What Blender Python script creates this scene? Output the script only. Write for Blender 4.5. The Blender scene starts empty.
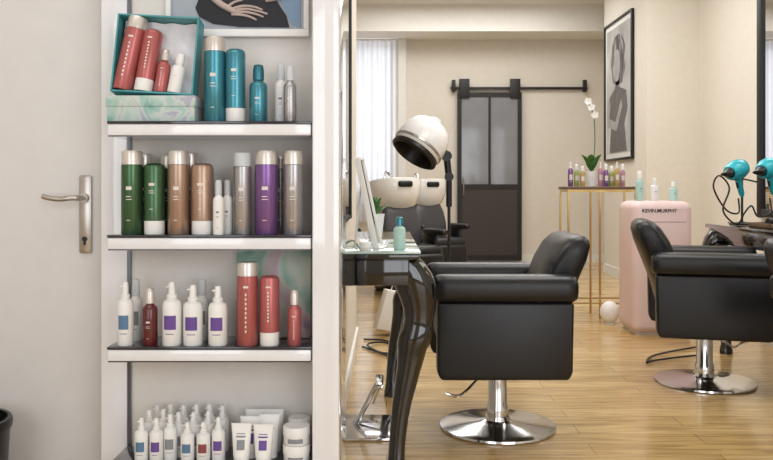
import bpy, bmesh, math, random
from mathutils import Vector, Matrix
random.seed(4)
F=800.0; CX=387.0; HY=188.0
C=bpy.context.scene.collection
def W(px,py,d): return Vector(((px-CX)*d/F, d, 1+(HY-py)*d/F))
def lin(h):
    h=h.lstrip('#'); o=[]
    for i in (0,2,4):
        c=int(h[i:i+2],16)/255
        o.append(c/12.92 if c<=.04045 else ((c+.055)/1.055)**2.4)
    return (*o,1)
# ---------------------------------------------------------------- materials
def mat(name,col,rough=.5,metal=0,noise=.05,scale=18,bump=0,bscale=150,trans=0,coat=0,alpha=1,emis=0,ior=1.45):
    m=bpy.data.materials.new(name); m.use_nodes=True
    nt=m.node_tree; b=nt.nodes['Principled BSDF']; L=nt.links
    tc=nt.nodes.new('ShaderNodeTexCoord')
    n=nt.nodes.new('ShaderNodeTexNoise'); n.inputs['Scale'].default_value=scale; n.inputs['Detail'].default_value=4
    L.new(tc.outputs['Object'],n.inputs['Vector'])
    mx=nt.nodes.new('ShaderNodeMix'); mx.data_type='RGBA'
    c=lin(col)
    mx.inputs[6].default_value=tuple(max(0,x*(1-noise)) for x in c[:3])+(1,)
    mx.inputs[7].default_value=tuple(min(1,x*(1+noise)) for x in c[:3])+(1,)
    L.new(n.outputs['Fac'],mx.inputs[0]); L.new(mx.outputs[2],b.inputs['Base Color'])
    b.inputs['Roughness'].default_value=rough; b.inputs['Metallic'].default_value=metal
    b.inputs['Transmission Weight'].default_value=trans; b.inputs['Coat Weight'].default_value=coat
    b.inputs['Coat Roughness'].default_value=.05
    b.inputs['IOR'].default_value=ior; b.inputs['Alpha'].default_value=alpha
    if bump:
        n2=nt.nodes.new('ShaderNodeTexNoise'); n2.inputs['Scale'].default_value=bscale
        L.new(tc.outputs['Object'],n2.inputs['Vector'])
        bp=nt.nodes.new('ShaderNodeBump'); bp.inputs['Strength'].default_value=bump; bp.inputs['Distance'].default_value=.002
        L.new(n2.outputs['Fac'],bp.inputs['Height']); L.new(bp.outputs['Normal'],b.inputs['Normal'])
    return m
def ramp_mat(name,cols,scale=6,rough=.5,dist=1.5,stretch=(1,1,1),detail=3):
    m=bpy.data.materials.new(name); m.use_nodes=True
    nt=m.node_tree; b=nt.nodes['Principled BSDF']; L=nt.links
    tc=nt.nodes.new('ShaderNodeTexCoord'); mp=nt.nodes.new('ShaderNodeMapping'); mp.inputs['Scale'].default_value=stretch
    n=nt.nodes.new('ShaderNodeTexNoise'); n.inputs['Scale'].default_value=scale; n.inputs['Distortion'].default_value=dist; n.inputs['Detail'].default_value=detail
    r=nt.nodes.new('ShaderNodeValToRGB')
    L.new(tc.outputs['Object'],mp.inputs[0]); L.new(mp.outputs[0],n.inputs['Vector']); L.new(n.outputs['Fac'],r.inputs[0]); L.new(r.outputs[0],b.inputs['Base Color'])
    e=r.color_ramp.elements
    k=len(cols)
    while len(e)<k: e.new(.5)
    for i,c in enumerate(cols):
        e[i].position=.28+.44*i/(k-1); e[i].color=lin(c)
    b.inputs['Roughness'].default_value=rough
    return m
def floor_mat():
    m=bpy.data.materials.new('oak_planks'); m.use_nodes=True
    nt=m.node_tree; b=nt.nodes['Principled BSDF']; L=nt.links
    tc=nt.nodes.new('ShaderNodeTexCoord')
    br=nt.nodes.new('ShaderNodeTexBrick'); br.offset=.37; br.squash=1
    br.inputs['Scale'].default_value=1; br.inputs['Brick Width'].default_value=1.25; br.inputs['Row Height'].default_value=.125
    br.inputs['Mortar Size'].default_value=.0016; br.inputs['Mortar Smooth'].default_value=.3; br.inputs['Bias'].default_value=-.1
    br.inputs['Color1'].default_value=lin('DABA80'); br.inputs['Color2'].default_value=lin('BF9C62'); br.inputs['Mortar'].default_value=lin('84663C')
    L.new(tc.outputs['Object'],br.inputs['Vector'])
    mp=nt.nodes.new('ShaderNodeMapping'); mp.inputs['Scale'].default_value=(1.2,14,1)
    n=nt.nodes.new('ShaderNodeTexNoise'); n.inputs['Scale'].default_value=3; n.inputs['Detail'].default_value=8; n.inputs['Distortion'].default_value=.8
    L.new(tc.outputs['Object'],mp.inputs[0]); L.new(mp.outputs[0],n.inputs['Vector'])
    r=nt.nodes.new('ShaderNodeValToRGB'); r.color_ramp.elements[0].position=.34; r.color_ramp.elements[0].color=(.54,.48,.41,1); r.color_ramp.elements[1].position=.6; r.color_ramp.elements[1].color=(1,1,1,1)
    L.new(n.outputs['Fac'],r.inputs[0])
    mx=nt.nodes.new('ShaderNodeMix'); mx.data_type='RGBA'; mx.blend_type='MULTIPLY'; mx.inputs[0].default_value=.85
    L.new(br.outputs['Color'],mx.inputs[6]); L.new(r.outputs[0],mx.inputs[7]); L.new(mx.outputs[2],b.inputs['Base Color'])
    b.inputs['Roughness'].default_value=.22; b.inputs['Coat Weight'].default_value=.3; b.inputs['Coat Roughness'].default_value=.12
    return m
def curtain_mat():
    m=bpy.data.materials.new('sheer_curtain'); m.use_nodes=True
    nt=m.node_tree; nt.nodes.clear(); L=nt.links
    o=nt.nodes.new('ShaderNodeOutputMaterial'); tl=nt.nodes.new('ShaderNodeBsdfTranslucent'); df=nt.nodes.new('ShaderNodeBsdfDiffuse'); tr=nt.nodes.new('ShaderNodeBsdfTransparent')
    w=nt.nodes.new('ShaderNodeTexWave'); w.inputs['Scale'].default_value=5
    tc=nt.nodes.new('ShaderNodeTexCoord'); L.new(tc.outputs['Object'],w.inputs['Vector'])
    r=nt.nodes.new('ShaderNodeValToRGB'); r.color_ramp.elements[0].color=(.74,.75,.81,1); r.color_ramp.elements[1].color=(.9,.9,.94,1)
    L.new(w.outputs['Fac'],r.inputs[0]); L.new(r.outputs[0],tl.inputs['Color']); L.new(r.outputs[0],df.inputs['Color'])
    a=nt.nodes.new('ShaderNodeMixShader'); a.inputs[0].default_value=.4; L.new(tl.outputs[0],a.inputs[1]); L.new(df.outputs[0],a.inputs[2])
    b=nt.nodes.new('ShaderNodeMixShader'); b.inputs[0].default_value=.12; L.new(a.outputs[0],b.inputs[1]); L.new(tr.outputs[0],b.inputs[2])
    L.new(b.outputs[0],o.inputs[0]); return m
M={}
def D(k,*a,**kw): M[k]=mat(k,*a,**kw); return M[k]
D('wall_paint','E2DCD1',.8,bump=.1); D('wall_white','E3E1DF',.7); D('ceiling_paint','F0EEE9',.8); D('door_paint','DBD8D6',.45)
D('gloss_white','EDEDF1',.08,coat=1,noise=.01); D('panel_beige','DFDAD5',.4); D('shelf_glass','2B2B33',.12,coat=.6)
D('black_leather','161619',.36,noise=.15,bump=.25,bscale=220); D('black_gloss','060608',.06,coat=1); D('black_plastic','151517',.35)
D('black_metal','2B2A2A',.45,metal=.3); D('chrome','D8D8DA',.12,metal=1,noise=.02); D('satin_nickel','B9B4AE',.3,metal=1)
D('brass','D0AE74',.28,metal=1); D('bronze_dark','3F3A37',.5); D('mirror_glass','DCDCDC',.02,metal=1,noise=0)
D('pane_glass','85878C',.1,noise=.3,scale=2,coat=.5); D('ceramic','F2F2F0',.12,coat=.5); D('grey_leather','47464A',.35)
D('table_glass','A9C2BC',.04,noise=.02,coat=1)
D('silver_cap','D9D2CB',.28,metal=.5); D('white_plastic','EEEDEB',.35); D('hood_shell','EDEDEE',.25,coat=.4); D('clear_cap','DDE2E6',.12,alpha=.7)
D('teal','4A8C9C',.26,metal=.6); D('teal_dark','3A7485',.28,metal=.6); D('red_coral','B46665',.28,metal=.4); D('green','48684A',.26,metal=.6)
D('copper','AE9280',.28,metal=.6); D('silver','B0ADAD',.26,metal=.7); D('purple','83609A',.26,metal=.55); D('dark_red','5C1A20',.25,coat=.5)
D('label_purple','6A4C96',.5); D('label_blue','5A7B9C',.5); D('label_grey','8A8D94',.5); D('label_red','8B4A46',.5); D('ink_white','E2DAD6',.6); D('ink_grey','77777D',.6)
D('box_teal','4A9AA2',.45); D('tissue','E4E1E6',.8,bump=.8,bscale=40); D('pink','E3CAC8',.4); D('mint','B4D6CE',.35)
D('dryer_teal','2BAAB8',.25); D('leaf','4C7A3A',.5); D('petal','F0EEEC',.6); D('wood_brown','6B5440',.5); D('paper','E6E4E1',.7)
D('poster_bg','A3A9B2',.6,noise=.25,scale=4); D('poster_black','1E1F26',.6,noise=.5,scale=14); D('skin','BCA9A2',.6,noise=.12,scale=30); D('poster_blue','7D97B2',.6)
D('print_face','A5A3A2',.6,noise=.35,scale=8); D('print_shade','6A6867',.6,noise=.4,scale=10); D('trim_white','EAE9E5',.5)
D('bottle_pink','B98A9C',.35); D('bottle_green','9AA860',.35); D('bottle_amber','B59A5C',.35)
M['wave']=ramp_mat('marbled_wrap',['6FA6A0','9FC2BA','C9D2CC','A9A8BC','D4D8D4'],scale=9,dist=2)
M['wave_pale']=ramp_mat('marbled_card',['5F9088','8FB5A8','BFC8BC','C6AFB6','9C8AA0','8FB5A8'],scale=5,dist=1.6)
M['hair']=ramp_mat('printed_hair',['1E1E1E','4A4A4A','858585','B5B5B5'],scale=5,dist=1,stretch=(1,2.2,.6))
M['backdrop']=ramp_mat('printed_backdrop',['9A9998','B5B4B2','CFCECC'],scale=2,dist=.5)
M['floor']=floor_mat(); M['curtain']=curtain_mat()
# ---------------------------------------------------------------- mesh builder
class MB:
    def __init__(s): s.bm=bmesh.new()
    def add(s,t,mi=0,X=None):
        if X is not None: bmesh.ops.transform(t,matrix=X,verts=t.verts)
        for f in t.faces: f.material_index=mi
        me=bpy.data.meshes.new('tmp'); t.to_mesh(me); t.free(); s.bm.from_mesh(me); bpy.data.meshes.remove(me); return s
    def box(s,c,sz,bev=0,seg=2,mi=0,X=None):
        t=bmesh.new(); bmesh.ops.create_cube(t,size=1); bmesh.ops.scale(t,vec=sz,verts=t.verts)
        if bev: bmesh.ops.bevel(t,geom=t.edges[:],offset=min(bev,min(sz)*.49),segments=seg,affect='EDGES',profile=.5)
        bmesh.ops.translate(t,vec=c,verts=t.verts); return s.add(t,mi,X)
    def bb(s,a,b,bev=0,seg=2,mi=0,X=None):
        return s.box([(a[i]+b[i])/2 for i in range(3)],[abs(b[i]-a[i]) for i in range(3)],bev,seg,mi,X)
    def lathe(s,prof,seg=28,mi=0,X=None):
        t=bmesh.new(); rings=[]
        for r,z in prof:
            if r<1e-6: rings.append([t.verts.new((0,0,z))])
            else: rings.append([t.verts.new((r*math.cos(2*math.pi*i/seg),r*math.sin(2*math.pi*i/seg),z)) for i in range(seg)])
        for a,b in zip(rings,rings[1:]):
            for i in range(seg):
                j=(i+1)%seg
                if len(a)==1 and len(b)==1: continue
                if len(a)==1: t.faces.new((a[0],b[j],b[i]))
                elif len(b)==1: t.faces.new((a[i],a[j],b[0]))
                else: t.faces.new((a[i],a[j],b[j],b[i]))
        bmesh.ops.recalc_face_normals(t,faces=t.faces[:]); return s.add(t,mi,X)
    def loft(s,secs,seg=20,mi=0,X=None,p=1.0):
        t=bmesh.new(); rings=[]
        for c,a,b in secs:
            c=Vector(c);a=Vector(a);b=Vector(b); R=[]
            for i in range(seg):
                u=2*math.pi*i/seg; cu,su=math.cos(u),math.sin(u)
                cu=math.copysign(abs(cu)**p,cu); su=math.copysign(abs(su)**p,su)
                R.append(t.verts.new(c+a*cu+b*su))
            rings.append(R)
        for a,b in zip(rings,rings[1:]):
            for i in range(seg):
                j=(i+1)%seg; t.faces.new((a[i],a[j],b[j],b[i]))
        t.faces.new(rings[0][::-1]); t.faces.new(rings[-1])
        bmesh.ops.recalc_face_normals(t,faces=t.faces[:]); return s.add(t,mi,X)
    def tube(s,pts,r,seg=10,mi=0,X=None,smooth=True):
        P=[Vector(p) for p in pts]
        if smooth and len(P)>2:
            Q=[]
            for i in range(len(P)-1):
                p0=P[max(i-1,0)];p1=P[i];p2=P[i+1];p3=P[min(i+2,len(P)-1)]
                for k in range(6):
                    u=k/6; Q.append(.5*((2*p1)+(p2-p0)*u+(2*p0-5*p1+4*p2-p3)*u*u+(3*p1-p0-3*p2+p3)*u**3))
            Q.append(P[-1]); P=Q
        secs=[]; up=None
        for i,p in enumerate(P):
            d=(P[min(i+1,len(P)-1)]-P[max(i-1,0)]).normalized()
            if up is None: up=d.orthogonal().normalized()
            a=(up-d*up.dot(d)).normalized(); up=a; b=d.cross(a)
            rr=r if not isinstance(r,(list,tuple)) else r[0]+(r[1]-r[0])*i/(len(P)-1)
            secs.append((p,a*rr,b*rr))
        return s.loft(secs,seg,mi,X)
    def prism(s,poly,y0,y1,mi=0,X=None,bev=0):
        t=bmesh.new(); a=[t.verts.new((x,y0,z)) for x,z in poly]; b=[t.verts.new((x,y1,z)) for x,z in poly]
        t.faces.new(a); t.faces.new(b[::-1]); n=len(poly)
        for i in range(n): t.faces.new((a[i],b[i],b[(i+1)%n],a[(i+1)%n]))
        bmesh.ops.recalc_face_normals(t,faces=t.faces[:])
        if bev: bmesh.ops.bevel(t,geom=t.edges[:],offset=bev,segments=3,affect='EDGES',profile=.5)
        return s.add(t,mi,X)
    def patch(s,r,z0,z1,a0,a1,mi=0,n=8):
        t=bmesh.new(); lo=[];hi=[]
        for i in range(n+1):
            a=math.radians(-90+a0+(a1-a0)*i/n)
            lo.append(t.verts.new((r*math.cos(a),r*math.sin(a),z0))); hi.append(t.verts.new((r*math.cos(a),r*math.sin(a),z1)))
        for i in range(n): t.faces.new((lo[i],lo[i+1],hi[i+1],hi[i]))
        return s.add(t,mi)
    def done(s,name,mats,ang=.7,smooth=True):
        me=bpy.data.meshes.new(name); s.bm.to_mesh(me); s.bm.free()
        for m in (mats if isinstance(mats,(list,tuple)) else [mats]): me.materials.append(M[m])
        if smooth:
            me.polygons.foreach_set('use_smooth',[True]*len(me.polygons)); me.set_sharp_from_angle(angle=ang)
        return me
def root(name,label,cat,loc=(0,0,0),rot=(0,0,0),group=None):
    o=bpy.data.objects.new(name,None); o.empty_display_size=.05; C.objects.link(o); o.location=loc; o.rotation_euler=rot
    o['label']=label; o['category']=cat
    if group: o['group']=group
    return o
def part(name,me,par,loc=(0,0,0),rot=(0,0,0),label=None):
    o=bpy.data.objects.new(name,me); C.objects.link(o); o.location=loc; o.rotation_euler=rot; o.parent=par
    if label: o['label']=label
    return o
def thing(name,me,label,cat,loc=(0,0,0),rot=(0,0,0),group=None):
    o=bpy.data.objects.new(name,me); C.objects.link(o); o.location=loc; o.rotation_euler=rot; o['label']=label; o['category']=cat
    if group: o['group']=group
    return o
def struct(name,me):
    o=bpy.data.objects.new(name,me); C.objects.link(o); o['kind']='structure'; return o
rad=math.radians
# ---------------------------------------------------------------- room
struct('floor',MB().bb((-2.7,-1.6,-.1),(3.3,10.95,0)).done('floor','floor'))
struct('ceiling',MB().bb((-2.7,-1.6,3.34),(3.3,10.95,3.44)).done('ceiling','ceiling_paint'))
wb=MB(); wx0,wx1,wz0,wz1=-.75,.1,.9,2.94
wb.bb((-2.7,10.8,0),(wx0,10.95,3.34)); wb.bb((wx1,10.8,0),(3.2,10.95,3.34)); wb.bb((wx0,10.8,0),(wx1,10.95,wz0)); wb.bb((wx0,10.8,wz1),(wx1,10.95,3.34))
struct('wall_back',wb.done('wall_back','wall_paint'))
we=MB().bb((-2.7,-1.7,0),(-2.1,-1.6,3.34)).bb((-.5,-1.7,0),(.5,-1.6,3.34)).bb((2.7,-1.7,0),(3.25,-1.6,3.34))
for x0_,x1_ in ((-2.1,-.5),(.5,2.7)): we.bb((x0_,-1.7,0),(x1_,-1.6,.25)).bb((x0_,-1.7,2.75),(x1_,-1.6,3.34))
struct('added_street_wall',we.done('added_street_wall','wall_white'))  # unseen wall behind the camera, added with openings for reflections
struct('added_window_2',MB().bb((-1.33,-1.68,.25),(-1.27,-1.62,2.75)).bb((-2.1,-1.68,1.9),(-.5,-1.62,1.95)).done('w2','black_metal'))  # unseen window bars, added with the wall to shape reflections
struct('added_window_3',MB().bb((1.57,-1.68,.25),(1.63,-1.62,2.75)).bb((.5,-1.68,1.9),(2.7,-1.62,1.95)).done('w3','black_metal'))  # second set of unseen bars added for the reflections
struct('wall_left',MB().bb((-2.7,-1.6,0),(-2.6,10.8,3.34)).done('wall_left','wall_paint'))
struct('wall_right',MB().bb((3.13,-1.6,0),(3.25,8.0,3.34)).done('wall_right','wall_paint'))
struct('wall_pier',MB().bb((2.6,8.0,0),(3.25,9.55,3.34)).done('wall_pier','wall_paint'))
struct('wall_far_side',MB().bb((3.13,9.55,0),(3.25,10.8,3.34)).done('wall_far_side','wall_paint'))
struct('wall_front',MB().bb((-2.6,2.32,0),(-.2,2.42,3.34)).done('wall_front','wall_white'))
struct('wall_partition',MB().bb((-.3,2.42,0),(-.2,5.3,3.34)).done('wall_partition','wall_paint'))
struct('wall_divider',MB().bb((2.43,2.4,0),(2.5,5.2,3.34)).done('wall_divider','wall_paint'))
struct('trim_1',MB().bb((-2.6,10.2,3.0),(3.13,10.8,3.34)).done('trim_1','ceiling_paint'))
struct('trim_2',MB().bb((.16,10.7,0),(.26,10.8,3.0)).done('trim_2','trim_white'))
struct('baseboard_back',MB().bb((.26,10.78,0),(3.13,10.8,.1)).done('bb','trim_white'))
struct('baseboard_pier',MB().bb((2.585,7.985,0),(3.13,8.0,.1)).bb((2.585,7.985,0),(2.6,9.55,.1)).done('bb','trim_white'))
struct('baseboard_right',MB().bb((3.115,-1.6,0),(3.13,7.985,.1)).done('bb','trim_white'))
struct('baseboard_partition',MB().bb((-.2,2.42,0),(-.185,5.3,.08)).done('bb','trim_white'))
w=MB()
for a,b in (((wx0,10.86,wz0),(wx0+.05,10.9,wz1)),((wx1-.05,10.86,wz0),(wx1,10.9,wz1)),((wx0,10.86,wz0),(wx1,10.9,wz0+.05)),((wx0,10.86,wz1-.05),(wx1,10.9,wz1)),((-.35,10.86,wz0),(-.3,10.9,wz1))): w.bb(a,b)
struct('window_1',w.done('window_1','trim_white'))
t=bmesh.new(); n=90; rows=[]
for z in (.55,2.96):
    rows.append([t.verts.new((-.8+.92*i/n,10.66+.015*math.sin(i*.7)+.01*math.sin(i*.27),z)) for i in range(n+1)])
for i in range(n): t.faces.new((rows[0][i],rows[0][i+1],rows[1][i+1],rows[1][i]))
thing('curtain',MB().add(t).done('curtain','curtain',ang=3),'sheer white full-height curtain hanging over the window','curtain')
thing('curtain_rail',MB().tube([(-.85,10.66,2.975),(.14,10.66,2.975)],.012).done('curtain_rail','trim_white'),'slim white rail carrying the sheer curtain','curtain rail')
# door in near wall
dr=MB().bb((-1.75,2.285,0.005),(-.815,2.32,2.1),.003)
door=struct('door_1',dr.done('door_1','door_paint'))
struct('trim_3',MB().bb((-.812,2.28,0),(-.752,2.32,2.16)).bb((-1.815,2.28,0),(-1.753,2.32,2.16)).bb((-1.753,2.28,2.103),(-.812,2.32,2.16)).done('trim_3','trim_white'))
hx=-.857
h=MB().box((hx,2.279,1-.075),(.036,.012,.222),.006)
h.lathe([(.0,0),(0.013,0),(.013,.014),(0,.014)],16,X=Matrix.Translation((hx,2.273,1-.028))@Matrix.Rotation(rad(90),4,'X'))
h.tube([(hx,2.27,.972),(hx,2.235,.972),(hx-.018,2.222,.972),(hx-.05,2.22,.969),(hx-.08,2.22,.972),(hx-.098,2.222,.977)],.0075,12)
hh=part('door_handle',h.done('door_handle','satin_nickel'),door,label='satin nickel lever handle on a long plate')
k=MB().lathe([(0,0),(.007,0),(.007,.004),(0,.004)],14,X=Matrix.Translation((hx,2.272,.855))@Matrix.Rotation(rad(90),4,'X')).box((hx,2.268,.845),(.004,.003,.014))
part('keyhole',k.done('keyhole','black_plastic'),hh)
r=root('waste_bin','black round waste bin standing beside the white door','waste bin',(-1.125,2.1,0))
part('body',MB().lathe([(0,0),(.1,0),(.105,.01),(.125,.37),(.12,.37),(.1,.02),(0,.02)],32).done('b','black_plastic'),r)
part('rim',MB().lathe([(.119,.365),(.13,.365),(.132,.38),(.128,.39),(.119,.39),(.119,.365)],32).done('b','black_plastic'),r)
# ---------------------------------------------------------------- display shelf
SZ=[1.1675,.8825,.6025,.306]
U=root('display_shelf','tall glossy white retail shelving unit with dark glass shelves','shelving unit',(-.45,2.15,0))
def up(name,me,label=None): return part(name,me,U,loc=(.45,-2.15,0),label=label)
up('back_panel',MB().bb((-.69,2.16,.02),(-.186,2.18,2.2)).done('bp','panel_beige'))
up('upright',MB().bb((-.769,2.152,0),(-.697,2.27,2.2),.004).done('u','gloss_white'))
up('upright',MB().bb((-.1845,1.985,0),(-.1175,2.3,2.2),.004).done('u','gloss_white'))
up('shadow_gap_strip',MB().bb((-.6965,2.15,.02),(-.688,2.159,2.2)).done('u','shelf_glass'),'dark strip standing in for the shadow gap')  # dark strip draws the shade in the gap beside the upright
for z in SZ:
    s=MB().bb((-.6975,2.0,z-.036),(-.189,2.15,z-.007),.003,mi=0).bb((-.6985,1.998,z-.007),(-.188,2.15,z),.001,mi=1).bb((-.6975,2.003,z-.039),(-.189,2.15,z-.036),mi=1)
    up('shelf',s.done('s',['gloss_white','shelf_glass']),'white-edged shelf with dark glass top')
def P2(px,py,d=2.13):
    v=W(px,py,d); return (v.x,v.z)
r=root('framed_poster','white-framed fashion photo of hands against a black dress','poster',W(238,-40,2.15))
def pp(name,me,label=None): return part(name,me,r,loc=-Vector(r.location),label=label)
x0,zb=P2(165,36); x1,_=P2(309,36); zt=P2(0,-110)[1]
pp('frame',MB().bb((x0,2.135,zb),(x1,2.158,zb+.02),.002).bb((x0,2.135,zt-.02),(x1,2.158,zt),.002).bb((x0,2.135,zb+.02),(x0+.014,2.158,zt-.02),.002).bb((x1-.014,2.135,zb+.02),(x1,2.158,zt-.02),.002).done('f','white_plastic'))
pp('print',MB().bb((x0+.013,2.15,zb+.018),(x1-.013,2.157,zt-.018)).done('f','poster_bg'))
a=lambda L:[P2(x,y,2.149) for x,y in L]
pp('printed_dress',MB().prism(a([(206,-90),(210,-20),(200,-2),(196,8),(200,17),(214,24),(240,27),(290,27.5),(287,16),(278,2),(262,-30),(258,-90)]),2.146,2.1495).done('f','poster_black'))
pp('printed_blue',MB().prism(a([(281,0),(301,-2),(301,27.5),(292,24)]),2.1472,2.1496).done('f','poster_blue'))
hand=MB()
hand.tube([W(x,y,2.1435) for x,y in [(196,-20),(208,-8),(220,3),(230,9),(236,12)]],[.011,.0075],12)
for L in ([(232,9),(244,6),(255,7),(263,10)],[(234,11),(246,9),(258,11),(268,14)],[(234,13),(245,12),(256,14),(264,17)],[(232,14),(243,15),(251,17),(257,20)],[(228,7),(235,2),(243,0)]):
    hand.tube([W(x,y,2.1435) for x,y in L],[.0042,.0026],8)
hand.tube([W(x,y,2.1435) for x,y in [(300,-18),(288,-8),(276,-2),(266,0)]],[.011,.006],12)
pp('printed_hand',hand.done('f','skin'))
# bottles ---------------------------------------------------
def mark(h,r,z0,z1,style):
    m=MB(); hh=z1-z0
    if style=='print':
        m.patch(r*1.012,z0+hh*.64,z0+hh*.69,-15,15); m.patch(r*1.012,z0+hh*.54,z0+hh*.552,-15,12); m.patch(r*1.012,z0+hh*.5,z0+hh*.51,-15,16); m.patch(r*1.012,z0+hh*.2,z0+hh*.21,-12,8)
    elif style=='vertical':
        for i in range(9): m.patch(r*1.012,z0+hh*(.2+.066*i),z0+hh*(.2+.066*i+.036),-4,4.5)
        m.patch(r*1.012,z0+hh*.84,z0+hh*.87,-14,14)
    elif style=='square':
        m.patch(r*1.012,z0+hh*.42,z0+hh*.78,-38,38); m.patch(r*1.012,z0+hh*.3,z0+hh*.32,-25,25)
    return m
cache={}
def bottle(kind,px,top,zb,d,wpx,body,cap='silver_cap',style='print',ink='ink_white',label='',group='bottles on the shelf',loc=None,rot=(0,0,0),h=None):
    if h is None: h=1+(HY-top)*d/F-zb
    r_=wpx/2*d/F
    key=(kind,round(h,3),round(r_,4),body,cap,style,ink)
    nm={'shampoo':'shampoo_bottle','cond':'conditioner_bottle','spray':'spray_bottle','pump':'pump_bottle','tube':'cream_tube','jar':'cream_jar'}[kind]
    if loc is None: loc=((px-CX)*d/F,d,zb)
    R=root(nm,label,'tube' if kind=='tube' else ('jar' if kind=='jar' else 'bottle'),loc,rot,group)
    PL='printed_label'
    if key not in cache:
        L=[]
        if kind=='shampoo':
            L.append(('body',MB().lathe([(0,0),(r_*.93,0),(r_,.012*h),(r_,.83*h),(r_*.9,.835*h),(0,.835*h)]).done('body',body)))
            L.append(('cap',MB().lathe([(0,.836*h),(r_*.97,.836*h),(r_*.97,.975*h),(r_*.9,h),(0,h)]).done('cap',cap)))
            L.append((PL,mark(h,r_,0,.83*h,style).done('label',ink)))
        elif kind=='cond':
            L.append(('cap',MB().lathe([(0,0),(r_*.9,0),(r_*.96,.015*h),(r_*.96,.19*h),(0,.19*h)]).done('cap',cap)))
            L.append(('body',MB().lathe([(0,.192*h),(r_*.98,.192*h),(r_,.21*h),(r_,.92*h),(r_*.93,.965*h),(r_*.7,.99*h),(0,h)]).done('body',body)))
            L.append((PL,mark(h,r_,.2*h,.95*h,style).done('label',ink)))
        elif kind=='spray':
            L.append(('body',MB().lathe([(0,0),(r_*.93,0),(r_,.015*h),(r_,.62*h),(r_*.9,.67*h),(r_*.55,.71*h),(r_*.5,.74*h),(0,.74*h)]).done('body',body)))
            L.append(('cap',MB().lathe([(0,.735*h),(r_*.62,.735*h),(r_*.62,.9*h),(r_*.52,.985*h),(r_*.4,h),(0,h)]).done('cap',cap)))
            L.append((PL,mark(h,r_,0,.62*h,style).done('label',ink)))
        elif kind=='pump':
            L.append(('body',MB().lathe([(0,0),(r_*.93,0),(r_,.015*h),(r_,.64*h),(r_*.88,.7*h),(r_*.52,.73*h),(r_*.46,.75*h),(0,.75*h)]).done('body',body)))
            p=MB().lathe([(0,.745*h),(r_*.55,.745*h),(r_*.55,.8*h),(r_*.38,.81*h),(r_*.38,.9*h),(r_*.33,.975*h),(r_*.28,h),(0,h)],20)
            p.tube([(0,-r_*.2,.93*h),(-r_*.35,-r_*.4,.93*h),(-r_*.5,-r_*.5,.925*h)],r_*.1,8)
            L.append(('pump',p.done('pump',cap)))
            L.append((PL,mark(h,r_,0,.62*h,style).done('label',ink)))
        elif kind=='tube':
            L.append(('cap',MB().lathe([(0,0),(r_*.8,0),(r_*.82,.17*h),(0,.17*h)]).done('cap',cap)))
            s=[]
            for i in range(7):
                u=i/6; s.append(((0,0,(.172+.8*u)*h),(r_*(.86+.2*u),0,0),(0,r_*(.86*(1-u)+.03),0)))
            tb=MB().loft(s,24).box((0,0,.985*h),(r_*2.12,r_*.08,.03*h))
            L.append(('body',tb.done('body',body)))
            lb=MB()
            for z0,z1,w in ((.36,.6,.42),(.66,.7,.5),(.74,.76,.45)):
                t=bmesh.new(); v=[]
                for x in (-w,0,w):
                    for z in (z0,z1):
                        u=(z-.172)/.8; A=r_*(.86+.2*u); B=r_*(.86*(1-u)+.03)
                        v.append(t.verts.new((x*r_,-B*math.sqrt(max(0,1-(x*r_/A)**2))-.0012,z*h)))
                t.faces.new((v[0],v[2],v[3],v[1])); t.faces.new((v[2],v[4],v[5],v[3])); lb.add(t)
            L.append((PL,lb.done('label',ink)))
        elif kind=='jar':
            L.append(('body',MB().lathe([(0,0),(r_*.9,0),(r_*.95,.05*h),(r_*.95,.5*h),(0,.5*h)]).done('body',body)))
            L.append(('lid',MB().lathe([(0,.51*h),(r_,.51*h),(r_,.93*h),(r_*.95,h),(0,h)]).done('lid',cap)))
            L.append((PL,MB().patch(r_*.965,.15*h,.4*h,-35,35).done('label',ink)))
        cache[key]=L
    for n_,me in cache[key]: part(n_,me,R)
    return R
g='haircare bottles on the top shelf'
zs=SZ[0]; d=2.05
bottle('shampoo',215.5,38,zs,d,21,'teal',label='teal shampoo bottle with pearl-silver cap',group=g)
bottle('cond',236,49,zs,d,20,'teal',cap='white_plastic',label='teal conditioner bottle standing on its white cap',group=g)
bottle('shampoo',225,52,zs,2.11,16,'teal_dark',label='teal shampoo bottle in the rear row',group=g)
bottle('spray',259,65,zs,d,18,'teal',cap='teal_dark',label='short teal spray bottle',group=g)
bottle('spray',281.5,64,zs,2.09,13,'white_plastic',cap='clear_cap',ink='ink_grey',label='slim clear-capped white spray bottle',group=g)
bottle('spray',290.5,66,zs,2.04,13,'silver',cap='clear_cap',label='slim silver spray bottle with clear cap',group=g)
g='haircare bottles on the second shelf'
zs=SZ[1]; d=2.04
bottle('shampoo',132.5,151,zs,d,21,'green',label='green shampoo bottle with pearl-silver cap',group=g)
bottle('cond',155,163,zs,d,21,'green',cap='white_plastic',label='green conditioner bottle standing on its white cap',group=g)
bottle('shampoo',179,151,zs,d,21,'copper',label='copper-brown shampoo bottle with pearl-silver cap',group=g)
bottle('cond',203,163,zs,d,22,'copper',cap='white_plastic',label='copper-brown conditioner bottle on its white cap',group=g)
bottle('spray',219,180,zs,2.015,11,'white_plastic',cap='clear_cap',ink='ink_grey',label='small white spray bottle with clear cap',group=g)
bottle('spray',228,180,zs,2.06,11,'white_plastic',cap='clear_cap',ink='ink_grey',label='small white spray bottle with clear cap',group=g)
bottle('shampoo',243,153,zs,2.04,18,'silver',cap='clear_cap',label='slim silver bottle with clear cap',group=g)
bottle('shampoo',267,151,zs,d,23,'purple',label='purple shampoo bottle with pearl-silver cap',group=g)
bottle('shampoo',294,151,zs,d,20,'silver',label='silver-grey shampoo bottle with pearl cap',group=g)
bottle('shampoo',145,154,zs,2.115,16,'green',label='green shampoo bottle in the rear row',group=g)
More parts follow.
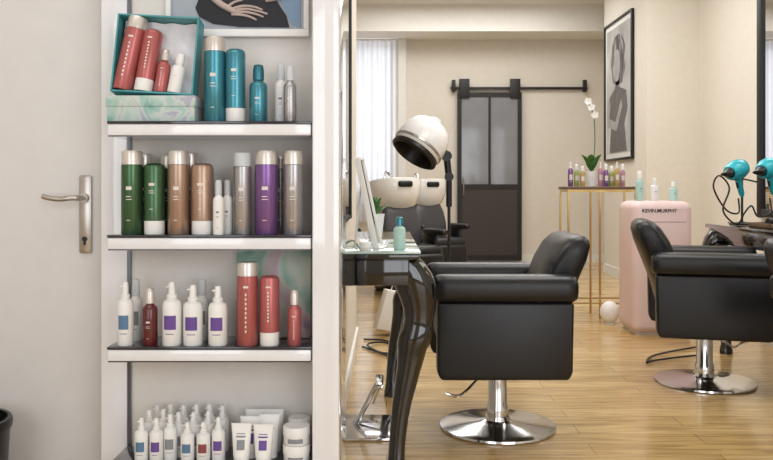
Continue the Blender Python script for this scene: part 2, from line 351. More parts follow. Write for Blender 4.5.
bottle('shampoo',191,153,zs,2.115,16,'copper',label='copper shampoo bottle in the rear row',group=g)
bottle('shampoo',168,156,zs,2.115,14,'green',label='green shampoo bottle in the rear row',group=g)
bottle('shampoo',281,156,zs,2.115,14,'silver',label='silver shampoo bottle in the rear row',group=g)
g='haircare bottles on the third shelf'
zs=SZ[2]; d=2.03
bottle('pump',126,282,zs,d,16,'white_plastic',cap='white_plastic',style='square',ink='label_blue',label='white pump bottle with a blue label',group=g)
bottle('spray',136.5,279,zs,2.09,13,'white_plastic',cap='clear_cap',style='square',ink='label_grey',label='white spray bottle in the rear row',group=g)
bottle('spray',150.5,288,zs,d,15,'dark_red',cap='silver_cap',label='dark red bottle with silver top',group=g)
for px,tp_ in ((172.5,282),(193.5,285),(218.5,286)):
    bottle('pump',px,tp_,zs,d,19,'white_plastic',cap='white_plastic',style='square',ink='label_purple',label='white pump bottle with a purple label',group=g)
bottle('spray',203,279,zs,2.1,13,'white_plastic',cap='clear_cap',style='square',ink='label_grey',label='white spray bottle in the rear row',group=g)
bottle('shampoo',248,262,zs,d,21,'red_coral',style='vertical',label='tall coral-red shampoo bottle with pearl cap',group=g)
bottle('cond',270,275,zs,d,20,'red_coral',cap='white_plastic',style='vertical',label='coral-red conditioner bottle on its white cap',group=g)
bottle('spray',295,290,zs,d,14,'red_coral',cap='silver_cap',style='vertical',label='small coral-red spray bottle',group=g)
thing('marbled_card',MB().box((0,0,.122),(.198,.005,.244),.001).done('c','wave_pale'),'pale mint and grey marbled display card leaning on the panel','display card',((273-CX)*2.11/F,2.118,SZ[2]+.001),(rad(-5),0,0))
g='small products on the bottom shelf'
zs=SZ[3]
LB={'label_blue':'small white pump bottle with a blue label','label_purple':'small white pump bottle with a purple label','label_grey':'small white pump bottle with a grey label','label_red':'small white pump bottle with a red label'}
for px,tp,dd,inkc in ((142,418,2.03,'label_blue'),(157,418,2.03,'label_purple'),(171,414,2.045,'label_grey'),(188,422,2.03,'label_blue'),(204,422,2.03,'label_red'),(219,417,2.04,'label_purple'),
   (150,410,2.075,'label_grey'),(164,409,2.08,'label_grey'),(179,412,2.075,'label_grey'),(194,412,2.075,'label_grey'),(209,411,2.075,'label_grey'),
   (158,405,2.12,'label_grey'),(171,404,2.12,'label_grey'),(184,405,2.12,'label_grey'),(197,404,2.12,'label_grey'),(210,404,2.12,'label_grey'),(223,405,2.12,'label_grey')):
    bottle('pump',px,tp,zs,dd,13.5,'white_plastic',cap='white_plastic',style='square',ink=inkc,label=LB[inkc],group=g)
for px,tp,dd in ((242,423,2.025),(264,424,2.025),(251,416,2.07),(270,414,2.07),(256,409,2.12),(274,409,2.12)):
    bottle('tube',px,tp,zs,dd,19,'white_plastic',cap='white_plastic',ink='label_grey' if px==242 else 'label_purple',label='white cream tube with purple print standing on its cap' if px!=242 else 'white cream tube with grey print standing on its cap',group=g)
for i,(px,dd) in enumerate(((297,2.035),(297,2.035),(300,2.11),(300,2.11))):
    h_=.045
    bottle('jar',px,0,zs+(h_+.001 if i%2 else 0),dd,27 if i<2 else 22,'white_plastic',cap='white_plastic',ink='label_grey',h=h_,label='low white cream jar stacked with another',group=g)
# gift set
zs=SZ[0]
thing('marbled_box',MB().box((0,0,.032),(.222,.095,.064),.002).box((0,0,.052),(.227,.1,.028),.002).done('l','wave'),'marbled mint and lilac-grey gift box lying flat','box',((156-CX)*2.06/F,2.065,zs),(0,0,0))
tr=root('gift_box','open teal gift box tray leaning upright, lined with tissue','box',((155-CX)*2.055/F,2.055,zs+.069),(rad(-8),rad(3),0))
w_,h_,dp=.205,.205,.06
bx=MB().box((0,dp/2-.002,h_/2),(w_,.004,h_)).box((-w_/2,0,h_/2),(.004,dp,h_)).box((w_/2,0,h_/2),(.004,dp,h_)).box((0,0,.002),(w_,dp,.004)).box((0,0,h_-.002),(w_,dp,.004))
part('tray',bx.done('t','box_teal'),tr)
ts=MB(); t=bmesh.new(); bmesh.ops.create_grid(t,x_segments=24,y_segments=24,size=.5)
for v in t.verts:
    x,y=v.co.x,v.co.y; v.co=Vector((x*(w_-.012),.020+.005*math.sin(x*23+y*9)*math.cos(y*19)-.012*(abs(x*2)**6+abs(y*2)**6)*.6,h_/2+y*(h_-.012)))
ts.add(t); part('tissue_paper',ts.done('t','tissue'),tr)
gm='bottles packed in the gift box'
def inbox(kind,x,z,roll,h,wp,body,cap,label,style='vertical'):
    Mx=Matrix.Translation(tr.location)@tr.rotation_euler.to_matrix().to_4x4()
    X=Mx@Matrix.Translation((x,-.012,z))@Matrix.Rotation(rad(roll),4,'Y')
    return bottle(kind,0,0,0,2.05,wp,body,cap=cap,style=style,label=label,group=gm,loc=X.translation,rot=X.to_euler(),h=h)
inbox('shampoo',-.080,.007,7,.195,20,'red_coral','silver_cap','coral-red shampoo bottle packed in the teal box')
inbox('cond',-.027,.006,5,.165,19,'red_coral','white_plastic','coral-red conditioner bottle packed in the teal box')
inbox('spray',.017,.006,3,.115,13,'red_coral','silver_cap','small coral-red spray packed in the teal box')
inbox('spray',.052,.006,6,.105,14,'white_plastic','white_plastic','small white spray bottle packed in the teal box','print')
# ---------------------------------------------------------------- salon chairs
def arm_mesh(sgn):
    y0=sgn*.3; y1=sgn*.2
    return MB().prism([(-.255,.262),(.235,.262),(.25,.29),(.255,.56),(-.27,.56),(-.27,.29)],min(y0,y1)+.008,max(y0,y1)-.004,bev=.012).done('side_panel','black_leather')
def pad_mesh(sgn):
    c=sgn*.25; secs=[]
    for x,k in ((-.285,.55),(-.279,.82),(-.262,.97),(-.235,1),(-.1,1),(.1,1),(.225,1),(.25,.97),(.266,.82),(.272,.55)):
        secs.append(((x,c,.611),(0,.062*k,0),(0,0,.055*k)))
    return MB().loft(secs,28,p=.72).done('armrest','black_leather',ang=1.2)
def back_mesh():
    secs=[]
    path=[(.15,.33,.05,.19),(.165,.42,.07,.19),(.185,.52,.076,.195),(.212,.60,.078,.2),(.245,.68,.077,.213),(.276,.74,.07,.222),(.300,.783,.055,.218),(.314,.802,.034,.2),(.319,.808,.012,.185)]
    for i,(x,z,t_,w) in enumerate(path):
        a=path[max(0,i-1)];b=path[min(len(path)-1,i+1)]
        dx,dz=b[0]-a[0],b[1]-a[1]; L=math.hypot(dx,dz); nx,nz=dz/L,-dx/L
        if i>5: nx,nz=.93,-.36
        secs.append(((x,0,z),(0,w,0),(nx*t_,0,nz*t_)))
    return MB().loft(secs,40,p=.55).done('backrest','black_leather',ang=1.2)
cm=dict(back=back_mesh(),seat=MB().box((-.05,0,.42),(.42,.39,.13),.04,4).done('seat','black_leather',ang=1.2),
 under=MB().box((-.02,0,.315),(.44,.385,.09),.02).done('u','black_plastic'),
 base=MB().lathe([(0,0),(.236,0),(.242,.004),(.24,.012),(.2,.018),(.08,.028),(.055,.036),(.05,.05),(0,.05)],64).done('base','chrome'),
 col=MB().lathe([(0,.05),(.045,.05),(.045,.09),(.04,.1),(.04,.25),(0,.25)],32).lathe([(0,.25),(.085,.25),(.085,.268),(0,.27)],32).done('column','chrome'),
 ped=MB().tube([(-.03,-.02,.262),(-.1,-.05,.2),(-.15,-.09,.165),(-.19,-.16,.17),(-.23,-.17,.185)],.006,8).done('pedal','chrome'))
for s_ in (-1,1): cm['arm',s_]=arm_mesh(s_); cm['pad',s_]=pad_mesh(s_)
def chair(loc,rz,label):
    R=root('salon_chair',label,'chair',loc,(0,0,rz),'styling chairs')
    part('base',cm['base'],R,label='round chrome base'); part('column',cm['col'],R,label='chrome hydraulic column')
    part('foot_pedal',cm['ped'],R)
    part('seat',cm['seat'],R); part('seat_frame',cm['under'],R); part('backrest',cm['back'],R)
    for s_ in (-1,1):
        part('armrest',cm['pad',s_],R); part('side_panel',cm['arm',s_],R)
    return R
chair(((498-CX)*3.35/F,3.35,0),0,'black leather styling chair on round chrome base facing the cabriole-leg table')
c2=chair(((705-CX)*4.12/F,4.12,0),rad(180-14),'black leather styling chair on chrome base beside the pink cabinet'); c2.scale=(1.03,1.03,1.03)
chair((1.785,2.88,0),rad(180),'black leather styling chair, only its backrest edge showing')
# ---------------------------------------------------------------- left console table
T=root('console_table','black high-gloss console table with curvy cabriole legs','table',(-.04,3.3,0))
def tp(name,me,label=None): return part(name,me,T,loc=(.04,-3.3,0),label=label)
tp('table_top',MB().bb((-.185,2.7,.758),(.112,3.95,.777),.006).done('t','black_gloss'))
tp('glass_top',MB().bb((-.185,2.695,.777),(.116,3.955,.784),.002).done('t','table_glass'),'pale glass sheet on the table top')
tp('apron',MB().bb((-.18,2.73,.665),(.078,3.92,.758),.006).done('t','black_gloss'))
legp=[(400,256,19),(406,264,21),(412,275,22.5),(417,287,21.5),(420,299,19),(421.5,310,16.5),(421,321,15),(420,330,15.5),(418,338,17.5),(416,345,17),(414,352,14.8),(412,366,13),(408,386,11.4),(404,406,10.2),(401,426,9),(399,446,8.4),(398,462,8.6),(398,472,10.5),(398,478,11)]
def leg():
    secs=[]
    for px,py,hw in legp:
        x=(px-404)/291; z=max(1+(188-py)/291,0); s=hw/291; secs.append(((x,0,z),(s,0,0),(0,s*.85,0)))
    return MB().loft(secs,24,p=.75).done('leg','black_gloss',ang=1.2)
lg=leg()
for x,y in ((.055,2.8),(.045,3.85)): part('leg',lg,T,loc=(x+.04,y-3.3,0))
R=root('tabletop_mirror','slim white-framed tabletop mirror leaning back on the console table','mirror',(-.03,2.88,.784),(0,0,rad(-6)))
X=Matrix.Rotation(rad(-12),4,'Y')
f=MB().box((0,-.06,.165),(.02,.008,.33),.002,X=X).box((0,.06,.165),(.02,.008,.33),.002,X=X).box((0,0,.326),(.02,.12,.01),.002,X=X).box((0,0,.008),(.02,.12,.014),.002,X=X).box((-.006,0,.165),(.008,.12,.32),X=X)
part('frame',f.done('f','white_plastic'),R); part('glass',MB().box((.002,0,.167),(.006,.112,.306),X=X).done('g','mirror_glass'),R)
part('stand',MB().tube([(-.06,0,.25),(-.085,0,.0)],.004,8).box((0,0,.003),(.05,.12,.006),.002).done('s','white_plastic'),R)
bottle('spray',400,217,.784,2.8,12,'mint',cap='teal',label='small mint-green bottle on the console table',group='items on the console table')
bottle('jar',366,0,.784,2.75,12,'white_plastic',cap='white_plastic',h=.03,label='small white jar on the console table',group='items on the console table')
def leafmesh(L,w,mi=0,bend=.3):
    t=bmesh.new(); n=8; A=[];B=[];Cc=[]
    for i in range(n+1):
        u=i/n; ww=w*math.sin(math.pi*min(1,u*.95+.03))**.8; y=L*u; z=-bend*L*u*u+.25*L*u
        A.append(t.verts.new((-ww,y,z+.15*ww))); Cc.append(t.verts.new((0,y,z))); B.append(t.verts.new((ww,y,z+.15*ww)))
    for i in range(n):
        t.faces.new((A[i],Cc[i],Cc[i+1],A[i+1])); t.faces.new((Cc[i],B[i],B[i+1],Cc[i+1]))
    return t
R=root('potted_plant','small green plant in a white pot on the console table','plant',(-.05,3.6,.784))
part('pot',MB().lathe([(0,0),(.03,0),(.042,.1),(.038,.1),(.03,.09),(0,.09)],24).done('p','ceramic'),R)
lv=MB()
for i in range(14):
    lv.add(leafmesh(.09,.013),X=Matrix.Translation((0,0,.09))@Matrix.Rotation(i*2.4,4,'Z')@Matrix.Rotation(rad(55+20*math.sin(i*3)),4,'X'))
part('leaves',lv.done('l','leaf'),R)
R=root('wall_mirror','tall black-framed mirror on the partition above the console table','mirror',(-.193,3.45,.85))
part('glass',MB().box((0,0,1.1),(.004,1.5,2.16)).done('g','mirror_glass'),R)
part('frame',MB().box((.0,.765,1.1),(.02,.03,2.22),.002).box((.0,-.76,1.1),(.012,.02,2.22),.002).box((.0,0,2.2),(.012,1.5,.02),.002).box((.0,0,0.0),(.012,1.5,.02),.002).done('f','black_metal'),R)
# footrest
R=root('footrest','chrome footrest with slanted bar on a square floor plate','footrest',(-.08,3.32,0))
part('base_plate',MB().box((0,0,.006),(.2,.34,.012),.004).done('b','chrome'),R)
part('support_bar',MB().tube([(-.05,.02,.012),(-.02,.0,.07),(.04,-.02,.19)],.011,10).tube([(-.06,.06,.014),(.04,.0,.03)],.006,8).done('b','chrome'),R)
part('foot_bar',MB().box((.05,-.02,.2),(.035,.2,.018),.006).tube([(.055,-.06,.195),(.025,-.06,.12)],.005,8).done('b','chrome'),R)
def cable(pts,r_,label,name='power_cable'):
    thing(name,MB().tube(pts,r_,8).done('c','black_plastic'),label,'cable')
cable([(-.15,5.0,.008),(.0,4.8,.008),(.08,4.95,.008),(-.02,5.15,.008),(-.12,5.0,.018),(.03,4.7,.008),(.09,4.85,.018),(.0,5.2,.008),(-.15,5.25,.008)],.006,'tangled black cable lying on the wood floor')
R=root('storage_bag','white paper bag leaning by the wall under the table','bag',(.0,5.45,0.003),(0,rad(12),rad(15)))
part('body',MB().prism([(-.09,.03),(.08,.03),(.1,.3),(-.07,.3)],-.05,.05,bev=.004).done('b','paper'),R)
part('handle',MB().tube([(-.03,0,.3),(-.02,0,.34),(.04,0,.34),(.05,0,.3)],.003,6).done('b','paper'),R)
# ---------------------------------------------------------------- backwash units
def backwash(x,y,rz,label):
    R=root('backwash_unit',label,'shampoo station',(x,y,0),(0,0,rz),'shampoo stations')
    part('base',MB().prism([(-.0,0),(.42,0),(.46,.3),(.42,.74),(.2,.74),(.05,.35)],-.13,.13,X=Matrix.Rotation(rad(90),4,'Z'),bev=.02).done('b','black_plastic'),R)
    part('seat',MB().box((0,-.15,.4),(.46,.46,.15),.06,5).done('s','black_leather',ang=1.2),R)
    part('leg_rest',MB().box((0,-.39,.22),(.4,.08,.36),.03,4).done('s','black_leather',ang=1.2),R)
    secs=[]
    for z,yy,w,t_ in ((.42,.03,.17,.04),(.5,.05,.2,.06),(.62,.07,.205,.06),(.74,.1,.19,.055),(.82,.12,.16,.045),(.86,.13,.11,.025)):
        secs.append(((0,yy,z),(w,0,0),(0,t_,0)))
    part('backrest',MB().loft(secs,28,p=.75).done('s','grey_leather',ang=1.2),R,label='dark grey leather backrest')
    for s_ in (-1,1):
        part('armrest',MB().box((s_*.265,-.12,.585),(.07,.42,.06),.03,4).box((s_*.265,-.02,.44),(.045,.26,.24),.02).done('a','black_leather',ang=1.2),R)
    part('basin',MB().loft([((0,.3,.7),(.1,0,0),(0,.12,0)),((0,.29,.77),(.17,0,0),(0,.18,0)),((0,.26,.84),(.225,0,0),(0,.24,-.01)),((0,.24,.94),(.255,0,0),(0,.26,-.02)),((0,.24,1.04),(.26,0,0),(0,.265,-.03)),((0,.24,1.065),(.25,0,0),(0,.255,-.04)),((0,.24,1.055),(.215,0,0),(0,.22,-.04)),((0,.26,.92),(.14,0,0),(0,.15,0))],32,p=.9).done('b','ceramic',ang=1.2),R,label='white ceramic washbasin')
    part('neck_rest',MB().box((0,-.02,1.04),(.15,.05,.06),.022,4).done('n','black_leather',ang=1.2),R)
    part('tap',MB().tube([(0,.44,1.05),(0,.44,1.14),(0,.38,1.16),(0,.33,1.12)],.012,8).done('t','chrome'),R)
backwash(.17,7.6,rad(25),'black shampoo chair with dark grey back and white washbasin')
backwash(-.6,7.95,rad(12),'black shampoo chair partly hidden beside the partition')
backwash(.5,8.75,rad(25),'black shampoo chair with white basin behind the hood dryer')
# hood dryer
R=root('hood_dryer','white salon hood dryer on a jointed black arm and stand','hair dryer',(.5,6.4,0))
part('base',MB().lathe([(0,.03),(.05,.03),(.05,.07),(0,.08)],20).done('b','black_plastic'),R)
for i in range(5):
    a_=2*math.pi*i/5+.3
    part('leg',MB().tube([(0,0,.055),(.2*math.cos(a_),.2*math.sin(a_),.04)],[.022,.014],8).lathe([(0,0),(.02,.006),(.02,.03),(0,.04)],12,X=Matrix.Translation((.2*math.cos(a_),.2*math.sin(a_),0))).done('l','black_plastic'),R)
part('pole',MB().tube([(0,0,.06),(0,0,.95)],.013,12).done('p','black_metal'),R,label='slim dark pole')
part('arm',MB().tube([(0,0,.85),(0,0,1.1)],.024,12).tube([(0,0,1.08),(-.02,0,1.26)],.028,12,smooth=False).tube([(-.02,0,1.25),(-.09,.01,1.4)],.028,12,smooth=False)
  .lathe([(0,-.03),(.042,-.03),(.042,.03),(0,.03)],18,X=Matrix.Translation((-.02,0,1.255))@Matrix.Rotation(rad(90),4,'X')).lathe([(0,-.03),(.036,-.03),(.036,.03),(0,.03)],18,X=Matrix.Translation((0,0,1.09))@Matrix.Rotation(rad(90),4,'X')).done('p','black_plastic'),R)
X=Matrix.Translation((-.215,-.02,1.37))@Matrix.Rotation(rad(28),4,'Z')@Matrix.Rotation(rad(38),4,'Y')
part('hood',MB().lathe([(.178,-.11),(.196,-.1),(.205,-.06),(.206,-.01),(.2,.04),(.186,.09),(.165,.13),(.13,.165),(.08,.188),(0,.195)],44,X=X).lathe([(0,.19),(.06,.19),(.062,.212),(.045,.224),(0,.224)],24,X=X).done('h','hood_shell',ang=1.0),R)
part('hood_lining',MB().lathe([(.198,-.1),(.2,-.13),(.178,-.142),(.16,-.1),(.15,-.02),(.1,.06),(0,.08)],44,X=X).done('h','black_plastic',ang=1.0),R)
part('vent_band',MB().lathe([(.204,-.075),(.208,-.072),(.2085,-.055),(.206,-.052)],44,X=X).done('h','silver'),R)
# ---------------------------------------------------------------- barn door + rail
DR=struct('door_2',MB().bb((.95,10.70,.03),(1.005,10.74,2.28)).bb((1.755,10.70,.03),(1.81,10.74,2.28)).bb((1.005,10.70,.03),(1.755,10.74,.1)).bb((1.005,10.70,2.22),(1.755,10.74,2.28)).bb((1.005,10.70,.99),(1.755,10.74,1.05)).bb((1.365,10.70,1.05),(1.395,10.74,2.22)).done('d','black_metal'))
part('glass_pane',MB().bb((1.005,10.715,1.05),(1.365,10.725,2.22)).bb((1.395,10.715,1.05),(1.755,10.725,2.22)).done('g','pane_glass'),DR)
part('lower_panel',MB().bb((1.005,10.712,.1),(1.755,10.728,.99)).done('g','bronze_dark'),DR)
part('pull_handle',MB().tube([(1.03,10.69,.9),(1.03,10.665,.92),(1.03,10.665,1.12),(1.03,10.69,1.14)],.008,8).done('h','satin_nickel'),DR)
for x in (1.04,1.72):
    part('hanger',MB().bb((x-.07,10.685,2.2),(x+.07,10.70,2.46),.003).done('h','black_metal'),DR)
R=root('sliding_rail','black steel barn-door rail bolted to the beige wall','door rail',(1.8,10.75,2.34))
part('bar',MB().box((-.02,0,0),(1.84,.02,.035),.002).done('b','black_metal'),R)
for x in (-.9,.86): part('end_stop',MB().box((x,-.015,.03),(.05,.05,.16),.005).done('b','black_metal'),R)
for x in (-.6,0,.6): part('wall_spacer',MB().tube([(x,-.012,0),(x,.05,0)],.014,10).done('b','black_metal'),R)
# artwork
R=root('framed_artwork','tall black-framed monochrome figure portrait print on the wall','picture',(2.6,8.92,2.1))
A0,A1,Z0,Z1=-.53,.53,-.79,.79
part('frame',MB().bb((-.035,A0,Z0),(-.001,A0+.025,Z1),.003).bb((-.035,A1-.025,Z0),(-.001,A1,Z1),.003).bb((-.035,A0+.025,Z0),(-.001,A1-.025,Z0+.025),.003).bb((-.035,A0+.025,Z1-.025),(-.001,A1-.025,Z1),.003).done('f','black_plastic'),R)
part('mat_board',MB().bb((-.015,A0+.025,Z0+.025),(-.005,A1-.025,Z1-.025)).done('f','paper'),R)
part('print',MB().bb((-.018,A0+.08,Z0+.08),(-.0152,A1-.08,Z1-.08)).done('f','backdrop'),R)
SW=Matrix(((0,1,0,0),(1,0,0,0),(0,0,1,0),(0,0,0,1)))
def yz(poly,x0,x1,m): return MB().prism(poly,x0,x1,X=SW).done('pp',m)
ell=lambda cy,cz,a,b,n=28:[(cy+a*math.cos(2*math.pi*i/n),cz+b*math.sin(2*math.pi*i/n)) for i in range(n)]
part('printed_hair',yz([(-.02,.62),(.14,.6),(.25,.5),(.27,.3),(.2,.1),(.05,.05),(-.15,.06),(-.27,.22),(-.26,.46),(-.15,.58)],-.0195,-.0182,'hair'),R)
part('printed_face',yz(ell(.03,.27,.11,.18),-.0205,-.0196,'print_face'),R)
part('printed_torso',yz([(-.03,.1),(.09,.1),(.12,.02),(.33,-.06),(.37,-.25),(.28,-.42),(.33,-.7),(-.33,-.7),(-.24,-.4),(-.36,-.22),(-.3,-.04),(-.06,.02)],-.0195,-.0182,'print_shade'),R)
part('printed_arm',yz([(.28,-.1),(.34,-.3),(.1,-.36),(-.12,-.12),(-.17,-.2),(.06,-.46),(.38,-.4),(.4,-.2)],-.0203,-.0196,'print_face'),R)
# ---------------------------------------------------------------- brass table, bottles, orchid
R=root('bar_table','slim brass-framed high console table with wood top','table',(1.645,6.25,0))
part('table_top',MB().box((0,0,1.0),(.54,.3,.022),.004).done('t','wood_brown'),R)
part('frame',MB().box((0,-.142,.978),(.52,.014,.02)).box((0,.142,.978),(.52,.014,.02)).box((-.255,0,.978),(.014,.28,.02)).box((.255,0,.978),(.014,.28,.02)).box((0,-.142,.12),(.51,.01,.01)).box((0,.142,.12),(.51,.01,.01)).done('t','brass'),R)
for x in (-.255,-.015,.255):
    for y in (-.142,.142): part('leg',MB().box((x,y,.484),(.014,.014,.967)).done('l','brass'),R)
g='small coloured bottles on the brass table'
cols=(('purple','purple'),('bottle_green','green'),('bottle_amber','amber'),('bottle_pink','pink'),('purple','purple'),('bottle_green','green'),('bottle_amber','amber'),('bottle_pink','pink'))
for i,(c,l) in enumerate(cols):
    px=(571,577,583,601,606.5,612,617.5,623)[i]
    bottle('pump' if i%3==0 else 'spray',px,162+(i%3)*2,1.012,6.18+.05*(i%2),5.2,c,cap='white_plastic',style='square',ink='ink_white',label=l+' product bottle on the brass console table',group=g)
R=root('potted_orchid','white orchid in a pot on the brass console table','plant',((592-CX)*6.3/F,6.3,1.012))
part('pot',MB().lathe([(0,0),(.035,0),(.048,.12),(.044,.12),(.036,.1),(0,.1)],24).done('p','ceramic'),R)
lv=MB()
for i in range(7): lv.add(leafmesh(.16,.04,bend=.35),X=Matrix.Translation((0,0,.115))@Matrix.Rotation(i*.95,4,'Z')@Matrix.Rotation(rad(62),4,'X'))
part('leaves',lv.done('l','leaf'),R)
part('stem',MB().tube([(0,0,.1),(.025,0,.3),(.02,-.01,.5),(-.0,-.02,.6),(-.04,-.03,.66)],.004,8).done('s','leaf'),R)
fl=MB()
for i in range(5): fl.add(leafmesh(.032,.013,bend=.1),X=Matrix.Rotation(i*2*math.pi/5,4,'Y')@Matrix.Rotation(rad(90),4,'X'))
fl.lathe([(0,-.01),(.006,0),(0,.01)],8)
fm=fl.done('blossom','petal')
for p in ((.02,-.03,.56),(-.01,-.035,.62),(-.04,-.05,.665)): part('blossom',fm,R,loc=p,rot=(rad(-10),rad(random.uniform(-30,30)),rad(random.uniform(-30,30))))
# pink cabinet
R=root('display_cabinet','pale pink rounded product cabinet with dark lettering','cabinet',(1.875,5.6,0))
part('body',MB().box((0,0,.46),(.41,.38,.9),.06,7).done('b','pink',ang=1.2),R)
cu=bpy.data.curves.new('t','FONT'); cu.body='KEVIN.MURPHY'; cu.size=.034; cu.extrude=.0006; cu.offset=.0006; cu.align_x='CENTER'; cu.align_y='CENTER'
to=bpy.data.objects.new('t',cu); C.objects.link(to); bpy.context.view_layer.update()
tm=bpy.data.meshes.new_from_object(to.evaluated_get(bpy.context.evaluated_depsgraph_get())); bpy.data.objects.remove(to); tm.materials.clear(); tm.materials.append(M['black_plastic'])
part('lettering',tm,R,loc=(-.03,-.1915,.845),rot=(rad(90),0,0))
part('seam',MB().box((0,-.1905,.77),(.3,.002,.004)).done('s','silver'),R)
part('plinth',MB().box((0,0,.01),(.34,.3,.02)).done('s','white_plastic'),R)
g='pale bottles on the pink cabinet'
for i,(px,tp_,c) in enumerate(((640,171,'mint'),(655,178,'white_plastic'),(674,182,'mint'))):
    bottle('spray',px,tp_,.911,5.55,8,c,cap='white_plastic',ink='ink_grey',label='pale mint bottle standing on the pink cabinet' if c=='mint' else 'white bottle standing on the pink cabinet',group=g)
r_=.07
thing('globe_lamp',MB().lathe([(0,0)]+[(r_*math.sin(math.pi*i/16),r_*1.2*(1-math.cos(math.pi*i/16))) for i in range(1,16)]+[(0,r_*2.4)],28).lathe([(0,0),(.04,0),(.04,.01),(0,.01)],20).done('b','white_plastic'),'white rounded globe standing on the floor by the pink cabinet','globe',(1.645,5.9,0))
# ---------------------------------------------------------------- right console
T=root('console_table','black high-gloss console table under the framed mirror','table',(2.18,4.15,0))
part('table_top',MB().box((0,0,.771),(.46,1.5,.024),.005).done('t','black_gloss'),T)
part('apron',MB().box((.005,0,.715),(.44,1.46,.09),.004).done('t','black_gloss'),T)
for y in (.68,-.68): part('leg',lg,T,loc=(-.15,y,0),rot=(0,0,math.pi))
R=root('wall_mirror','tall black-framed mirror above the second console table','mirror',(2.42,4.1,.85))
part('glass',MB().box((0,0,1.15),(.008,2.08,2.3)).done('g','mirror_glass'),R)
part('frame',MB().box((-.005,1.06,1.15),(.03,.06,2.36),.003).box((-.005,-1.06,1.15),(.03,.06,2.36),.003).box((-.005,0,2.32),(.03,2.06,.05),.003).box((-.005,0,-.01),(.03,2.06,.05),.003).done('f','black_metal'),R)
def hairdryer(loc,rz,label,tilt=0):
    R=root('hair_dryer',label,'hair dryer',loc,(0,tilt,rz),'hand-held hair dryers'); R.scale=(1.1,1.1,1.1)
    Y=Matrix.Rotation(rad(-90),4,'Y')
    part('barrel',MB().lathe([(0,-.075),(.03,-.075),(.046,-.06),(.053,-.03),(.052,.01),(.042,.045),(.034,.06),(.028,.06),(0,.055)],28,X=Y).done('b','dryer_teal'),R)
    part('nozzle',MB().loft([((-.055,0,0),(0,.03,0),(0,0,.03)),((-.07,0,0),(0,.027,0),(0,0,.024)),((-.09,0,0),(0,.034,0),(0,0,.01))],20).done('n','black_plastic'),R)
    part('intake_grille',MB().lathe([(0,-.084),(.02,-.084),(.032,-.076),(.03,-.074),(0,-.074)],24,X=Y).done('g','black_plastic'),R)
    part('handle',MB().loft([((.015,0,-.03),(.022,0,0),(0,.018,0)),((.02,0,-.08),(.019,0,0),(0,.016,0)),((.03,0,-.13),(.016,0,0),(0,.014,0)),((.032,0,-.145),(.012,0,0),(0,.01,0))],20).done('h','dryer_teal'),R)
    part('switch',MB().box((-.0,0,-.08),(.008,.01,.03),.002).done('s','black_plastic'),R)
hairdryer((1.985,4.55,1.10),rad(38),'turquoise hair dryer with black nozzle on the stand',rad(-14))
hairdryer((2.165,4.55,1.11),rad(38),'turquoise hair dryer hanging in the stand',rad(-14))
R=root('dryer_stand','black metal hair dryer stand on the console table','stand',(2.08,4.68,.784))
part('base',MB().lathe([(0,0),(.07,0),(.07,.01),(.012,.02),(0,.02)],28).done('b','black_metal'),R)
part('pole',MB().tube([(0,0,.015),(0,0,.38)],.007,8).done('b','black_metal'),R)
part('holder_ring',MB().tube([(0,0,.27),(-.04,-.04,.26),(-.07,-.08,.25)],.005,8).tube([(0,0,.27),(.03,-.04,.26),(.05,-.08,.25)],.005,8).done('b','black_metal'),R)
cable([(2.01,4.57,.94),(1.98,4.5,.86),(1.90,4.48,.88),(1.84,4.5,1.0),(1.87,4.5,1.07),(1.92,4.48,1.0),(1.88,4.47,.88),(1.93,4.47,.81),(1.99,4.5,.795)],.005,'black coiled hair dryer cord hanging at the table edge')
cable([(2.19,4.57,.94),(2.16,4.5,.86),(2.08,4.48,.84),(2.04,4.47,.9),(2.0,4.47,.86),(1.98,4.5,.80),(2.03,4.75,.795)],.005,'black hair dryer cord looping down to the table')
thing('wooden_tray',MB().box((0,0,.012),(.26,.24,.012),.004).box((-.125,0,.02),(.01,.24,.03),.003).box((.125,0,.02),(.01,.24,.03),.003).box((0,.115,.02),(.26,.01,.03),.003).box((0,-.115,.02),(.26,.01,.03),.003).done('t','wood_brown'),'brown wooden tray on the black console table','tray',(2.12,4.28,.778))
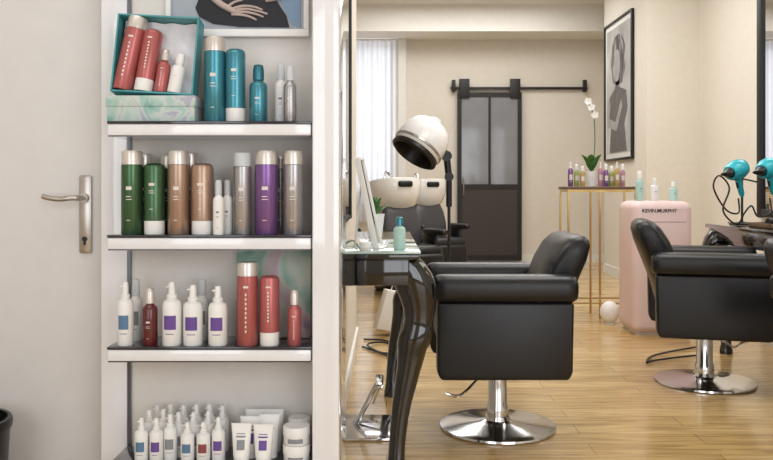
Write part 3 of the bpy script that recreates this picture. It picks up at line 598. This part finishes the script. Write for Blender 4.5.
for i,(x,y,rz) in enumerate(((2.07,4.26,20),(2.13,4.33,-15))):
    R=root('hair_brush','round hair brush with black bristles lying in the tray','brush',(x,y,.818),(0,rad(90),rad(rz)),'brushes in the wooden tray')
    part('barrel',MB().lathe([(0,-.05),(.02,-.05),(.02,.05),(0,.05)],20).done('b','black_plastic'),R)
    part('handle',MB().lathe([(0,.05),(.009,.052),(.011,.1),(.008,.12),(0,.125)],16).done('b','wood_brown'),R)
cable([(1.9,4.75,.01),(1.75,4.7,.01),(1.55,4.6,.01),(1.48,4.55,.01),(1.6,4.75,.01),(1.95,5.0,.01)],.006,'black cable lying on the floor behind the chair')
# ---------------------------------------------------------------- lights
def area(loc,rot,sx,sy,e,col,nm='ceiling_fill_light'):
    l=bpy.data.lights.new(nm,'AREA'); l.shape='RECTANGLE'; l.size=sx; l.size_y=sy; l.energy=e; l.color=col
    o=bpy.data.objects.new(nm,l); C.objects.link(o); o.location=loc; o.rotation_euler=rot
area((-.6,.6,3.3),(0,0,0),2.4,1.2,17,(1,.99,.98))  # added overhead fills, no lamp panels known on this ceiling
area((1.2,3.6,3.3),(0,0,0),1.6,1.6,54,(1,.985,.965))
area((1.3,6.6,3.3),(0,0,0),2,1.6,68,(1,.985,.96))
area((.9,9.2,3.3),(0,0,0),2.4,1,44,(1,.985,.96))
area((-1.3,-1.58,1.5),(rad(90),0,0),1.5,2.4,20,(.95,.97,1),'street_fill_light')  # added fills behind the camera, set at the added wall openings
area((1.6,-1.58,1.5),(rad(90),0,0),2.1,2.4,42,(.95,.97,1),'street_fill_light')
area((-.32,11.2,1.95),(rad(-90),0,0),1.0,2.2,10,(.96,.98,1),'rear_window_daylight')
wd=bpy.data.worlds.new('World'); bpy.context.scene.world=wd; wd.use_nodes=True
nt=wd.node_tree; bg=nt.nodes['Background']; bg.inputs[0].default_value=(.92,.96,1,1); bg.inputs[1].default_value=1.15
# ---------------------------------------------------------------- camera
cam=bpy.data.cameras.new('cam'); co=bpy.data.objects.new('camera',cam); C.objects.link(co)
co.location=(0,0,1); co.rotation_euler=(rad(90),0,0); cam.sensor_width=36; cam.lens=F/773*36; cam.shift_y=-(230-HY)/773; cam.clip_start=.05
bpy.context.scene.camera=co
bpy.context.scene.view_settings.view_transform='Standard'
